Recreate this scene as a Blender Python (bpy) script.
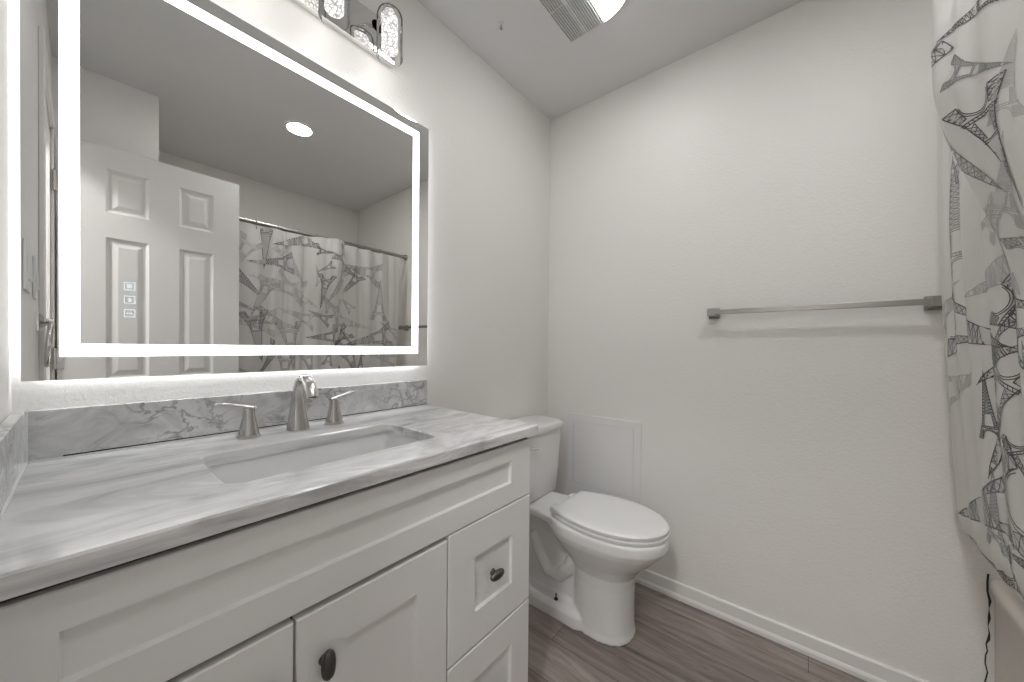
import bpy, bmesh, math, random
from mathutils import Vector, Matrix
R = math.radians
sc = bpy.context.scene
for o in list(bpy.data.objects):
    bpy.data.objects.remove(o)
C = sc.collection

# ------------------------------------------------------------------ camera
FPX = 355.327
FW = Vector((0.7719973, 0.6355656, -0.0087447))
RT = Vector((0.6356251, -0.7719436, 0.0091571))
UP = Vector((0.0009305, 0.0126276, 0.9999198))
cam_data = bpy.data.cameras.new('camera')
cam_data.sensor_fit = 'HORIZONTAL'
cam_data.sensor_width = 36.0
cam_data.lens = FPX / 1024 * 36
cam_data.shift_y = 9.5835 / 1024
cam_data.clip_start = 0.01
cam = bpy.data.objects.new('camera', cam_data)
C.objects.link(cam)
m = Matrix((RT, UP, -FW)).transposed().to_4x4()
m.translation = Vector((-1.72197, -1.1451, 1.13219))
cam.matrix_world = m
sc.camera = cam

# ------------------------------------------------------------------ world, exposure
w = bpy.data.worlds.new('world')
sc.world = w
w.use_nodes = True
w.node_tree.nodes['Background'].inputs['Color'].default_value = (0.9, 0.95, 1, 1)
w.node_tree.nodes['Background'].inputs['Strength'].default_value = 0.3
vs = sc.view_settings
vs.view_transform = 'Standard'
vs.look = 'None'
vs.gamma = 1
vs.use_curve_mapping = False
vs.exposure = 1.78
sc.cycles.use_denoising = True
sc.cycles.max_bounces = 14
sc.cycles.diffuse_bounces = 8
sc.cycles.glossy_bounces = 6
sc.cycles.transparent_max_bounces = 12
sc.cycles.caustics_reflective = False
sc.cycles.caustics_refractive = False
sc.cycles.sample_clamp_indirect = 4.0

# strengths of everything that gives off light
E_SHADE = 0.46      # crystals of the vanity light
P_BULB = 0.075       # bulb inside each shade, watts
E_STRIP = 1.7      # frosted strip on the mirror
E_BACK = 2.8        # backlight behind the mirror
E_LENS = 6.5        # fan light lens
E_DISC = 40.0       # recessed disc light
E_HALL = 40.0       # unseen hall lamp, added to brighten the room

# ------------------------------------------------------------------ materials
def nt_new(name):
    mt = bpy.data.materials.new(name)
    mt.use_nodes = True
    nt = mt.node_tree
    b = nt.nodes['Principled BSDF']
    return mt, nt, b

def pmat(name, col, rough=0.5, metal=0.0, bump=None, spec=0.5, coat=0.0, aniso=0.0):
    mt, nt, b = nt_new(name)
    b.inputs['Base Color'].default_value = (*col, 1)
    b.inputs['Roughness'].default_value = rough
    b.inputs['Metallic'].default_value = metal
    b.inputs['Specular IOR Level'].default_value = spec
    b.inputs['Coat Weight'].default_value = coat
    tc = nt.nodes.new('ShaderNodeTexCoord')
    if bump:
        scale, strength, dist, detail = bump
        n = nt.nodes.new('ShaderNodeTexNoise')
        n.inputs['Scale'].default_value = scale
        n.inputs['Detail'].default_value = detail
        nt.links.new(tc.outputs['Object'], n.inputs['Vector'])
        bp = nt.nodes.new('ShaderNodeBump')
        bp.inputs['Strength'].default_value = strength
        bp.inputs['Distance'].default_value = dist
        nt.links.new(n.outputs['Fac'], bp.inputs['Height'])
        nt.links.new(bp.outputs['Normal'], b.inputs['Normal'])
    else:
        # a touch of unevenness in the finish
        n = nt.nodes.new('ShaderNodeTexNoise')
        n.inputs['Scale'].default_value = 40
        nt.links.new(tc.outputs['Object'], n.inputs['Vector'])
        mr = nt.nodes.new('ShaderNodeMapRange')
        mr.inputs['To Min'].default_value = max(0, rough - 0.03)
        mr.inputs['To Max'].default_value = min(1, rough + 0.03)
        nt.links.new(n.outputs['Fac'], mr.inputs['Value'])
        nt.links.new(mr.outputs['Result'], b.inputs['Roughness'])
    return mt

def emat(name, col, s):
    mt = bpy.data.materials.new(name)
    mt.use_nodes = True
    nt = mt.node_tree
    nt.nodes.remove(nt.nodes['Principled BSDF'])
    e = nt.nodes.new('ShaderNodeEmission')
    e.inputs['Color'].default_value = (*col, 1)
    e.inputs['Strength'].default_value = s
    nt.links.new(e.outputs[0], nt.nodes['Material Output'].inputs['Surface'])
    return mt

def brushed(name, col, rough, axis=2):
    mt, nt, b = nt_new(name)
    b.inputs['Metallic'].default_value = 1
    tc = nt.nodes.new('ShaderNodeTexCoord')
    mp = nt.nodes.new('ShaderNodeMapping')
    s = [90, 90, 90]
    s[axis] = 3
    mp.inputs['Scale'].default_value = s
    n = nt.nodes.new('ShaderNodeTexNoise')
    n.inputs['Scale'].default_value = 1
    nt.links.new(tc.outputs['Object'], mp.inputs['Vector'])
    nt.links.new(mp.outputs[0], n.inputs['Vector'])
    mr = nt.nodes.new('ShaderNodeMapRange')
    mr.inputs['To Min'].default_value = rough - 0.015
    mr.inputs['To Max'].default_value = rough + 0.02
    nt.links.new(n.outputs['Fac'], mr.inputs['Value'])
    nt.links.new(mr.outputs['Result'], b.inputs['Roughness'])
    b.inputs['Base Color'].default_value = (*col, 1)
    return mt

def wall_paint(name, col, bump=0.35):
    """orange-peel textured paint"""
    mt, nt, b = nt_new(name)
    b.inputs['Base Color'].default_value = (*col, 1)
    b.inputs['Roughness'].default_value = 0.42
    b.inputs['Specular IOR Level'].default_value = 0.35
    tc = nt.nodes.new('ShaderNodeTexCoord')
    n = nt.nodes.new('ShaderNodeTexNoise')
    n.inputs['Scale'].default_value = 110
    n.inputs['Detail'].default_value = 3
    n.inputs['Distortion'].default_value = 0.6
    nt.links.new(tc.outputs['Object'], n.inputs['Vector'])
    r = nt.nodes.new('ShaderNodeValToRGB')
    r.color_ramp.elements[0].position = 0.35
    r.color_ramp.elements[1].position = 0.68
    nt.links.new(n.outputs['Fac'], r.inputs['Fac'])
    bp = nt.nodes.new('ShaderNodeBump')
    bp.inputs['Strength'].default_value = bump
    bp.inputs['Distance'].default_value = 0.003
    nt.links.new(r.outputs['Color'], bp.inputs['Height'])
    nt.links.new(bp.outputs['Normal'], b.inputs['Normal'])
    return mt

def marble(name, streak):
    """white marble; streak True: soft linear grey drifts along x, else branching veins"""
    mt, nt, b = nt_new(name)
    b.inputs['Roughness'].default_value = 0.16
    L = nt.links.new
    tc = nt.nodes.new('ShaderNodeTexCoord')
    mp = nt.nodes.new('ShaderNodeMapping')
    mp.inputs['Rotation'].default_value = (0.0, 0.0, R(14))
    mp.inputs['Scale'].default_value = (1.8, 5.0, 12.0) if streak else (5.5, 5.5, 7.5)
    L(tc.outputs['Object'], mp.inputs['Vector'])
    n1 = nt.nodes.new('ShaderNodeTexNoise')
    n1.inputs['Scale'].default_value = 1.6
    n1.inputs['Detail'].default_value = 7
    n1.inputs['Roughness'].default_value = 0.62
    n1.inputs['Distortion'].default_value = 1.5
    L(mp.outputs[0], n1.inputs['Vector'])
    cr = nt.nodes.new('ShaderNodeValToRGB')
    e = cr.color_ramp.elements
    e[0].position = 0.30
    e[0].color = (0.44, 0.443, 0.448, 1)
    e[1].position = 0.58
    e[1].color = (0.70, 0.70, 0.70, 1)
    if streak:
        e[0].color = (0.36, 0.365, 0.372, 1)
        e[1].color = (0.77, 0.77, 0.77, 1)
    L(n1.outputs['Fac'], cr.inputs['Fac'])
    # thin veins: the zero line of a second noise
    mp2 = nt.nodes.new('ShaderNodeMapping')
    mp2.inputs['Rotation'].default_value = (R(20), R(25), R(10))
    mp2.inputs['Scale'].default_value = (1.2, 4.5, 2.0) if streak else (6.5, 7.0, 8.0)
    L(tc.outputs['Object'], mp2.inputs['Vector'])
    n2 = nt.nodes.new('ShaderNodeTexNoise')
    n2.inputs['Scale'].default_value = 2.2
    n2.inputs['Detail'].default_value = 6
    n2.inputs['Roughness'].default_value = 0.6
    n2.inputs['Distortion'].default_value = 1.2
    L(mp2.outputs[0], n2.inputs['Vector'])
    sb = nt.nodes.new('ShaderNodeMath')
    sb.operation = 'SUBTRACT'
    sb.inputs[1].default_value = 0.5
    L(n2.outputs['Fac'], sb.inputs[0])
    ab = nt.nodes.new('ShaderNodeMath')
    ab.operation = 'ABSOLUTE'
    L(sb.outputs[0], ab.inputs[0])
    vr = nt.nodes.new('ShaderNodeValToRGB')
    v = vr.color_ramp.elements
    v[0].position = 0.0
    v[0].color = (1, 1, 1, 1)
    v[1].position = 0.05 if streak else 0.045
    v[1].color = (0, 0, 0, 1)
    L(ab.outputs[0], vr.inputs['Fac'])
    # veins come and go
    n3 = nt.nodes.new('ShaderNodeTexNoise')
    n3.inputs['Scale'].default_value = 6
    L(tc.outputs['Object'], n3.inputs['Vector'])
    r3 = nt.nodes.new('ShaderNodeMapRange')
    r3.inputs['From Min'].default_value = 0.46 if streak else 0.34
    r3.inputs['From Max'].default_value = 0.66 if streak else 0.56
    r3.inputs['To Max'].default_value = 0.45 if streak else 0.85
    L(n3.outputs['Fac'], r3.inputs['Value'])
    mu = nt.nodes.new('ShaderNodeMath')
    mu.operation = 'MULTIPLY'
    L(vr.outputs['Color'], mu.inputs[0])
    L(r3.outputs['Result'], mu.inputs[1])
    mx = nt.nodes.new('ShaderNodeMix')
    mx.data_type = 'RGBA'
    L(mu.outputs[0], mx.inputs[0])
    L(cr.outputs['Color'], mx.inputs[6])
    mx.inputs[7].default_value = (0.22, 0.223, 0.228, 1)
    L(mx.outputs[2], b.inputs['Base Color'])
    return mt

def planks(name):
    mt, nt, b = nt_new(name)
    L = nt.links.new
    tc = nt.nodes.new('ShaderNodeTexCoord')
    sp = nt.nodes.new('ShaderNodeSeparateXYZ')
    L(tc.outputs['Object'], sp.inputs[0])
    ax = nt.nodes.new('ShaderNodeMath')
    ax.operation = 'ADD'
    ax.inputs[1].default_value = 0.254 + 0.154 * 20
    L(sp.outputs['X'], ax.inputs[0])
    ay = nt.nodes.new('ShaderNodeMath')
    ay.operation = 'ADD'
    ay.inputs[1].default_value = 12.15
    L(sp.outputs['Y'], ay.inputs[0])
    cb = nt.nodes.new('ShaderNodeCombineXYZ')
    L(ay.outputs[0], cb.inputs['X'])
    L(ax.outputs[0], cb.inputs['Y'])
    br = nt.nodes.new('ShaderNodeTexBrick')
    br.offset = 0.37
    br.inputs['Scale'].default_value = 1
    br.inputs['Brick Width'].default_value = 1.22
    br.inputs['Row Height'].default_value = 0.154
    br.inputs['Mortar Size'].default_value = 0.0011
    br.inputs['Mortar Smooth'].default_value = 0.2
    br.inputs['Color1'].default_value = (0.195, 0.160, 0.143, 1)
    br.inputs['Color2'].default_value = (0.29, 0.248, 0.226, 1)
    br.inputs['Mortar'].default_value = (0.05, 0.045, 0.042, 1)
    L(cb.outputs[0], br.inputs['Vector'])
    mp = nt.nodes.new('ShaderNodeMapping')
    mp.inputs['Scale'].default_value = (22, 2.2, 1)
    L(tc.outputs['Object'], mp.inputs['Vector'])
    n = nt.nodes.new('ShaderNodeTexNoise')
    n.inputs['Scale'].default_value = 1.2
    n.inputs['Detail'].default_value = 8
    n.inputs['Roughness'].default_value = 0.65
    n.inputs['Distortion'].default_value = 1.3
    L(mp.outputs[0], n.inputs['Vector'])
    cr = nt.nodes.new('ShaderNodeValToRGB')
    e = cr.color_ramp.elements
    e[0].position = 0.32
    e[0].color = (0.55, 0.53, 0.53, 1)
    e[1].position = 0.68
    e[1].color = (1.35, 1.36, 1.36, 1)
    L(n.outputs['Fac'], cr.inputs['Fac'])
    mx = nt.nodes.new('ShaderNodeMix')
    mx.data_type = 'RGBA'
    mx.blend_type = 'MULTIPLY'
    mx.inputs[0].default_value = 1
    L(br.outputs['Color'], mx.inputs[6])
    L(cr.outputs['Color'], mx.inputs[7])
    L(mx.outputs[2], b.inputs['Base Color'])
    b.inputs['Roughness'].default_value = 0.42
    bp = nt.nodes.new('ShaderNodeBump')
    bp.inputs['Strength'].default_value = 0.15
    bp.inputs['Distance'].default_value = 0.001
    L(n.outputs['Fac'], bp.inputs['Height'])
    L(bp.outputs['Normal'], b.inputs['Normal'])
    return mt

def clear_glass(name):
    """thin clear glass: see-through with a fresnel reflection"""
    mt = bpy.data.materials.new(name)
    mt.use_nodes = True
    nt = mt.node_tree
    nt.nodes.remove(nt.nodes['Principled BSDF'])
    t = nt.nodes.new('ShaderNodeBsdfTransparent')
    t.inputs['Color'].default_value = (0.97, 0.975, 0.975, 1)
    g = nt.nodes.new('ShaderNodeBsdfGlossy')
    g.inputs['Roughness'].default_value = 0.05
    lw = nt.nodes.new('ShaderNodeLayerWeight')
    lw.inputs['Blend'].default_value = 0.13
    mx = nt.nodes.new('ShaderNodeMixShader')
    nt.links.new(lw.outputs['Fresnel'], mx.inputs[0])
    nt.links.new(t.outputs[0], mx.inputs[1])
    nt.links.new(g.outputs[0], mx.inputs[2])
    nt.links.new(mx.outputs[0], nt.nodes['Material Output'].inputs['Surface'])
    return mt

def crystal_glow(name):
    """lit crushed-crystal column: bright facets with greyer gaps"""
    mt = bpy.data.materials.new(name)
    mt.use_nodes = True
    nt = mt.node_tree
    nt.nodes.remove(nt.nodes['Principled BSDF'])
    L = nt.links.new
    tc = nt.nodes.new('ShaderNodeTexCoord')
    v = nt.nodes.new('ShaderNodeTexVoronoi')
    v.feature = 'DISTANCE_TO_EDGE'
    v.inputs['Scale'].default_value = 85
    L(tc.outputs['Object'], v.inputs['Vector'])
    cr = nt.nodes.new('ShaderNodeValToRGB')
    cr.color_ramp.elements[0].position = 0.02
    cr.color_ramp.elements[0].color = (0.30, 0.29, 0.285, 1)
    cr.color_ramp.elements[1].position = 0.22
    cr.color_ramp.elements[1].color = (1.0, 0.975, 0.945, 1)
    L(v.outputs['Distance'], cr.inputs['Fac'])
    e = nt.nodes.new('ShaderNodeEmission')
    e.inputs['Strength'].default_value = E_SHADE
    L(cr.outputs['Color'], e.inputs['Color'])
    L(e.outputs[0], nt.nodes['Material Output'].inputs['Surface'])
    return mt

def vinyl(name):
    mt, nt, b = nt_new(name)
    L = nt.links.new
    b.inputs['Base Color'].default_value = (0.74, 0.73, 0.715, 1)
    b.inputs['Roughness'].default_value = 0.28
    tr = nt.nodes.new('ShaderNodeBsdfTranslucent')
    tr.inputs['Color'].default_value = (0.74, 0.73, 0.71, 1)
    mx = nt.nodes.new('ShaderNodeMixShader')
    mx.inputs[0].default_value = 0.3
    L(b.outputs[0], mx.inputs[1])
    L(tr.outputs[0], mx.inputs[2])
    L(mx.outputs[0], nt.nodes['Material Output'].inputs['Surface'])
    tc = nt.nodes.new('ShaderNodeTexCoord')
    n = nt.nodes.new('ShaderNodeTexNoise')
    n.inputs['Scale'].default_value = 9
    n.inputs['Detail'].default_value = 4
    L(tc.outputs['Object'], n.inputs['Vector'])
    bp = nt.nodes.new('ShaderNodeBump')
    bp.inputs['Strength'].default_value = 0.35
    bp.inputs['Distance'].default_value = 0.01
    L(n.outputs['Fac'], bp.inputs['Height'])
    L(bp.outputs['Normal'], b.inputs['Normal'])
    return mt

M = dict(
    wall=wall_paint('wall_paint', (0.785, 0.772, 0.75), 0.2),
    ceil=wall_paint('ceiling_paint', (0.70, 0.703, 0.705), 0.08),
    trim=pmat('trim_paint', (0.74, 0.73, 0.71), 0.35),
    door=pmat('door_paint', (0.63, 0.625, 0.61), 0.4),
    floor=planks('wood_planks'),
    cabinet=pmat('cabinet_paint', (0.77, 0.768, 0.76), 0.38),
    dark=pmat('dark_gap', (0.03, 0.03, 0.03), 0.8),
    marble_top=marble('marble_streaked', True),
    marble_splash=marble('marble_veined', False),
    porcelain=pmat('porcelain', (0.74, 0.74, 0.735), 0.12, spec=0.5),
    sink=pmat('sink_porcelain', (0.80, 0.80, 0.80), 0.12),
    nickel=brushed('brushed_nickel', (0.58, 0.565, 0.545), 0.24),
    bar=brushed('brushed_steel', (0.33, 0.315, 0.30), 0.36, 1),
    pewter=brushed('dark_pewter', (0.13, 0.127, 0.124), 0.45),
    chrome=pmat('chrome', (0.78, 0.77, 0.76), 0.07, 1.0),
    mirror=pmat('mirror_silver', (0.86, 0.865, 0.86), 0.0, 1.0),
    mirror_edge=pmat('mirror_back', (0.45, 0.46, 0.46), 0.4),
    strip=emat('lit_strip', (1, 1, 1), E_STRIP),
    back=emat('backlight', (0.97, 0.985, 1), E_BACK),
    icon=emat('lit_icon', (0.85, 0.95, 1.0), 0.27),
    glass=clear_glass('clear_glass'),
    crystal=crystal_glow('crystal'),
    lens=emat('lit_lens', (1, 0.995, 0.99), E_LENS),
    disc=emat('lit_disc', (1, 0.995, 0.99), E_DISC),
    hall=emat('hall_fill_glow', (1, 0.995, 0.99), E_HALL),
    plastic=pmat('white_plastic', (0.72, 0.715, 0.70), 0.35),
    vent_dark=pmat('vent_dark', (0.06, 0.06, 0.06), 0.8),
    panel=pmat('panel_plastic', (0.76, 0.76, 0.76), 0.45),
    tub=pmat('tub_acrylic', (0.80, 0.765, 0.70), 0.25),
    caulk=pmat('white_caulk', (0.78, 0.78, 0.78), 0.5),
    mould=pmat('black_gap', (0.035, 0.033, 0.03), 0.8),
    vinyl=vinyl('curtain_vinyl'),
    ink_wash=pmat('ink_wash', (0.53, 0.525, 0.515), 0.4),
    ink0=pmat('ink_pale', (0.46, 0.455, 0.445), 0.4),
    ink1=pmat('ink_mid', (0.24, 0.238, 0.233), 0.4),
    ink2=pmat('ink_dark', (0.085, 0.084, 0.082), 0.4),
)
for k in ('mirror', 'chrome'):
    nd = M[k].node_tree
    b = nd.nodes['Principled BSDF']
    for l in list(b.inputs['Roughness'].links):
        nd.links.remove(l)
    b.inputs['Roughness'].default_value = 0.0 if k == 'mirror' else 0.06

# ------------------------------------------------------------------ mesh helpers
def V(*a):
    return Vector(a)

#ZFIX0
HEIGHTS = [(0, 0), (.40, 0), (.55, .004), (.70, .008), (.81, .0105), (.894, .0128), (1.05, .0160), (1.27, .0148), (1.70, .0115), (1.95, .0095), (2.06, .006), (2.212, .002), (2.44, 0), (9, 0)]  # nominal height and the shift that fits it to the refitted camera
def level(z):
    """nominal height shifted to fit the refitted camera (heights first came from image coordinates)"""
    for a, b in zip(HEIGHTS, HEIGHTS[1:]):
        if z <= b[0]:
            return z + a[1] + (b[1] - a[1]) * max(0, z - a[0]) / (b[0] - a[0])
    return z
#ZFIX1

class MB:
    def __init__(s):
        s.bm = bmesh.new()

    def quad(s, *pts, mi=0):
        f = s.bm.faces.new([s.bm.verts.new(p) for p in pts])
        f.material_index = mi
        return f

    def box(s, x0, x1, y0, y1, z0, z1, bevel=0.0, seg=2, mi=0):
        x0, x1 = min(x0, x1), max(x0, x1)
        y0, y1 = min(y0, y1), max(y0, y1)
        z0, z1 = min(z0, z1), max(z0, z1)
        r = bmesh.ops.create_cube(s.bm, size=1)
        vs_ = r['verts']
        for v in vs_:
            v.co = V((x0 + x1) / 2 + v.co.x * (x1 - x0), (y0 + y1) / 2 + v.co.y * (y1 - y0), (z0 + z1) / 2 + v.co.z * (z1 - z0))
        fs = set(f for v in vs_ for f in v.link_faces)
        for f in fs:
            f.material_index = mi
        if bevel:
            es = list(set(e for v in vs_ for e in v.link_edges))
            bmesh.ops.bevel(s.bm, geom=es, offset=bevel, segments=seg, profile=0.5, affect='EDGES')
        return s

    def loft(s, rings, closed=True, cap0=True, cap1=True, mi=0):
        rv = [[s.bm.verts.new(p) for p in r] for r in rings]
        n = len(rv[0])
        for a, b in zip(rv, rv[1:]):
            for i in range(n if closed else n - 1):
                j = (i + 1) % n
                f = s.bm.faces.new((a[i], a[j], b[j], b[i]))
                f.material_index = mi
        if cap0:
            s.bm.faces.new(list(reversed(rv[0]))).material_index = mi
        if cap1:
            s.bm.faces.new(rv[-1]).material_index = mi
        return s

    def tube(s, path, rad, n=12, flat=None, mi=0):
        """tube along path; rad number or list; flat = (list of) ratio of the second half-axis"""
        path = [Vector(p) for p in path]
        k = len(path)
        rad = rad if isinstance(rad, (list, tuple)) else [rad] * k
        flat = flat if isinstance(flat, (list, tuple)) else [flat or 1.0] * k
        rings = []
        ref = None
        for i, p in enumerate(path):
            t = (path[min(i + 1, k - 1)] - path[max(i - 1, 0)]).normalized()
            if ref is None:
                ref = V(0, 0, 1) if abs(t.z) < 0.9 else V(1, 0, 0)
            a = (ref - t * ref.dot(t)).normalized()
            ref = a
            b = t.cross(a)
            rings.append([p + a * (rad[i] * flat[i] * math.cos(q)) + b * (rad[i] * math.sin(q)) for q in [2 * math.pi * j / n for j in range(n)]])
        return s.loft(rings, mi=mi)

    def lathe(s, prof, c=(0, 0, 0), n=24, axis='z', cap0=True, cap1=True, mi=0):
        rings = []
        c = Vector(c)
        for r, h in prof:
            ring = []
            for j in range(n):
                q = 2 * math.pi * j / n
                a, b = r * math.cos(q), r * math.sin(q)
                if axis == 'z':
                    ring.append(c + V(a, b, h))
                elif axis == 'y':
                    ring.append(c + V(a, h, b))
                else:
                    ring.append(c + V(h, a, b))
            rings.append(ring)
        return s.loft(rings, cap0=cap0, cap1=cap1, mi=mi)

    def build(s, name, mat, parent=None, smooth=False, angle=35, levelled=True):
        bmesh.ops.recalc_face_normals(s.bm, faces=s.bm.faces)
        if levelled:
            for v in s.bm.verts:
                v.co.z = level(v.co.z)
        me = bpy.data.meshes.new(name)
        s.bm.to_mesh(me)
        s.bm.free()
        for mm in (mat if isinstance(mat, (list, tuple)) else [mat]):
            me.materials.append(M[mm])
        if smooth:
            for p in me.polygons:
                p.use_smooth = True
            try:
                me.set_sharp_from_angle(angle=R(angle))
            except Exception:
                pass
        o = bpy.data.objects.new(name, me)
        C.objects.link(o)
        if parent:
            o.parent = parent
            o.matrix_parent_inverse = Matrix.Translation(-parent.location) if parent.parent is None else parent_inv(parent)
        return o

def parent_inv(p):
    # parts are built in world coordinates; only top-level empties carry a location
    loc = V(0, 0, 0)
    q = p
    while q.parent:
        q = q.parent
    return Matrix.Identity(4)

def thing(name, label, cat, loc=(0, 0, 0), group=None):
    o = bpy.data.objects.new(name, None)
    o.empty_display_size = 0.05
    C.objects.link(o)
    o.location = loc
    return tag(o, label, cat, group)

def tag(o, label, cat, group=None):
    o['label'] = label
    o['category'] = cat
    if group:
        o['group'] = group
    return o

def struct(o):
    o['kind'] = 'structure'
    return o

def rrect(x0, x1, y0, y1, r, n=5):
    """rounded rectangle, counter-clockwise list of (x, y)"""
    pts = []
    for cx, cy, a0 in ((x1 - r, y1 - r, 0), (x0 + r, y1 - r, 90), (x0 + r, y0 + r, 180), (x1 - r, y0 + r, 270)):
        for k in range(n + 1):
            q = R(a0 + 90 * k / n)
            pts.append((cx + r * math.cos(q), cy + r * math.sin(q)))
    return pts

def bev(o, width=0.002, seg=2, angle=40):
    md = o.modifiers.new('bevel', 'BEVEL')
    md.width = width
    md.segments = seg
    md.limit_method = 'ANGLE'
    md.angle_limit = R(angle)
    return o

# ------------------------------------------------------------------ the room
XL = -1.804         # left wall
YB = -2.30          # tub back wall
YW = -1.573         # closet wing face, tub front line
XW = -1.456         # closet wing end
HC = 2.44
DY0, DY1, DZ = -0.80, -1.405, 2.04    # doorway in the left wall
XH = -3.1           # hall far wall

struct(MB().box(XH - .1, .12, -3.2, .12, -.08, 0).build('floor', 'floor'))
struct(MB().box(XH - .1, .12, -3.2, .12, HC, HC + .08).build('ceiling', 'ceil'))
struct(MB().box(XH - .1, .12, 0, .12, 0, HC).build('wall_mirror', 'wall'))
struct(MB().box(0, .12, YB - .12, 0, 0, HC).build('wall_towel', 'wall'))
struct(MB().box(XW - .02, 0, YB - .12, YB, 0, HC).build('wall_tub', 'wall'))
b = MB()
b.box(XL - .115, XL, DY0, 0, 0, HC)
b.box(XL - .115, XL, DY1, DY0, DZ, HC)
b.box(XL - .115, XL, -3.2, DY1, 0, HC)
struct(b.build('wall_left', 'wall'))
struct(MB().box(XL, XW, YB - .12, YW, 0, HC).build('wall_closet', 'wall'))
struct(MB().box(XH - .1, XH, -3.2, 0, 0, HC).build('wall_hall', 'wall'))
struct(MB().box(XH, XL - .115, -3.2, -3.1, 0, HC).build('wall_hall_end', 'wall'))

# door casing and jambs
b = MB()
ct, cw = 0.012, 0.062
for (ya, yb) in ((DY0 + cw, DY0), (DY1, DY1 - cw)):
    b.box(XL, XL + ct, ya, yb, 0, DZ + cw, 0.003)
b.box(XL, XL + ct, DY0, DY1, DZ, DZ + cw, 0.003)
for (ya, yb) in ((DY0, DY0 - .016), (DY1 + .016, DY1)):
    b.box(XL - .115, XL, ya, yb, 0, DZ)
b.box(XL - .115, XL, DY0, DY1, DZ - .016, DZ)
struct(b.build('trim_1', 'trim'))

def baseboard(name, p0, p1, nrm, h=0.075):
    """profile swept straight from p0 to p1 on the floor; nrm points into the room"""
    prof = [(0, 0), (.0155, 0), (.0155, .016), (.0125, .024), (.0105, .027), (.0095, h - .005), (.006, h), (0, h)]
    nrm = Vector(nrm)
    rings = [[Vector(p) + nrm * a + V(0, 0, z + .002) for a, z in prof] for p in (p0, p1)]
    b = MB()
    b.loft(rings)
    return struct(b.build(name, 'trim'))

baseboard('baseboard_towel', (0, 0, 0), (0, YW + .003, 0), (-1, 0, 0))
baseboard('baseboard_mirror', (-.885, 0, 0), (-.016, 0, 0), (0, -1, 0))
baseboard('baseboard_hall', (XH, -3.1, 0), (XH, 0, 0), (1, 0, 0))
# wall surround round the tub
b = MB()
b.box(-.006, 0, YB, YW - .09, .46, 1.86, .002)
b.box(XW, 0, YB, YB + .006, .46, 1.86, .002)
b.box(XW, XW + .006, YB, YW - .09, .46, 1.86, .002)
struct(b.build('trim_2', 'tub'))

# six-panel door, open into the room
DF = -1.405          # face of the door seen in the mirror
DX0, DX1 = XL + .018, -1.148
door = thing('door_1', 'white six-panel door standing open, seen in the mirror', 'door', (DX0, DF - .0175, 0))
struct(door)
def door_leaf(front, depth_sign):
    b = MB()
    w = DX1 - DX0
    xs = [(-1.648, -1.507), (-1.399, -1.261)]
    zs = [(0.24, 0.80), (0.955, 1.612), (1.728, 1.931)]
    return b, xs, zs
b, xs, zs = door_leaf(DF, 1)
t = 0.035
# a grid of cells, panels recessed with a raised field
gx = sorted([DX0, DX1] + [v for q in xs for v in q])
gz = sorted([0.012, 2.034] + [v for q in zs for v in q])
for side in (0, 1):
    y0 = DF if side == 0 else DF - t
    s = -1 if side == 0 else 1
    for i in range(len(gx) - 1):
        for k in range(len(gz) - 1):
            xa, xb, za, zb = gx[i], gx[i + 1], gz[k], gz[k + 1]
            if (xa, xb) in xs and (za, zb) in zs:
                rings = []
                for d, dep in ((0, 0), (.012, .009), (.020, .009), (.036, .003), (.040, .002)):
                    rings.append([V(xa + d, y0 + s * dep, za + d), V(xb - d, y0 + s * dep, za + d), V(xb - d, y0 + s * dep, zb - d), V(xa + d, y0 + s * dep, zb - d)])
                b.loft(rings, cap0=False, cap1=True)
            else:
                b.quad(V(xa, y0, za), V(xb, y0, za), V(xb, y0, zb), V(xa, y0, zb))
x0, x1, z0, z1 = DX0, DX1, 0.012, 2.034
b.quad(V(x0, DF, z0), V(x1, DF, z0), V(x1, DF - t, z0), V(x0, DF - t, z0))
b.quad(V(x0, DF, z1), V(x1, DF, z1), V(x1, DF - t, z1), V(x0, DF - t, z1))
b.quad(V(x0, DF, z0), V(x0, DF, z1), V(x0, DF - t, z1), V(x0, DF - t, z0))
b.quad(V(x1, DF, z0), V(x1, DF, z1), V(x1, DF - t, z1), V(x1, DF - t, z0))
bmesh.ops.remove_doubles(b.bm, verts=b.bm.verts, dist=1e-5)
b.build('door_leaf', 'door', door)
for sgn, y in ((1, DF), (-1, DF - t)):
    b = MB()
    b.lathe([(.030, 0), (.030, .006 * sgn), (.012, .010 * sgn), (.011, .028 * sgn), (.022, .034 * sgn), (.027, .048 * sgn), (.022, .060 * sgn), (.004, .064 * sgn)], (-1.215, y, .91), axis='y')
    b.build('door_knob', 'nickel', door, True)
for z in (.25, 1.05, 1.82):
    b = MB()
    b.tube([(DX0 - .006, DF + .004, z - .045), (DX0 - .006, DF + .004, z + .045)], .006, 10)
    b.box(DX0 - .012, DX0 + .018, DF - .001, DF + .002, z - .044, z + .044)
    b.build('hinge', 'nickel', door, True)

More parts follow.
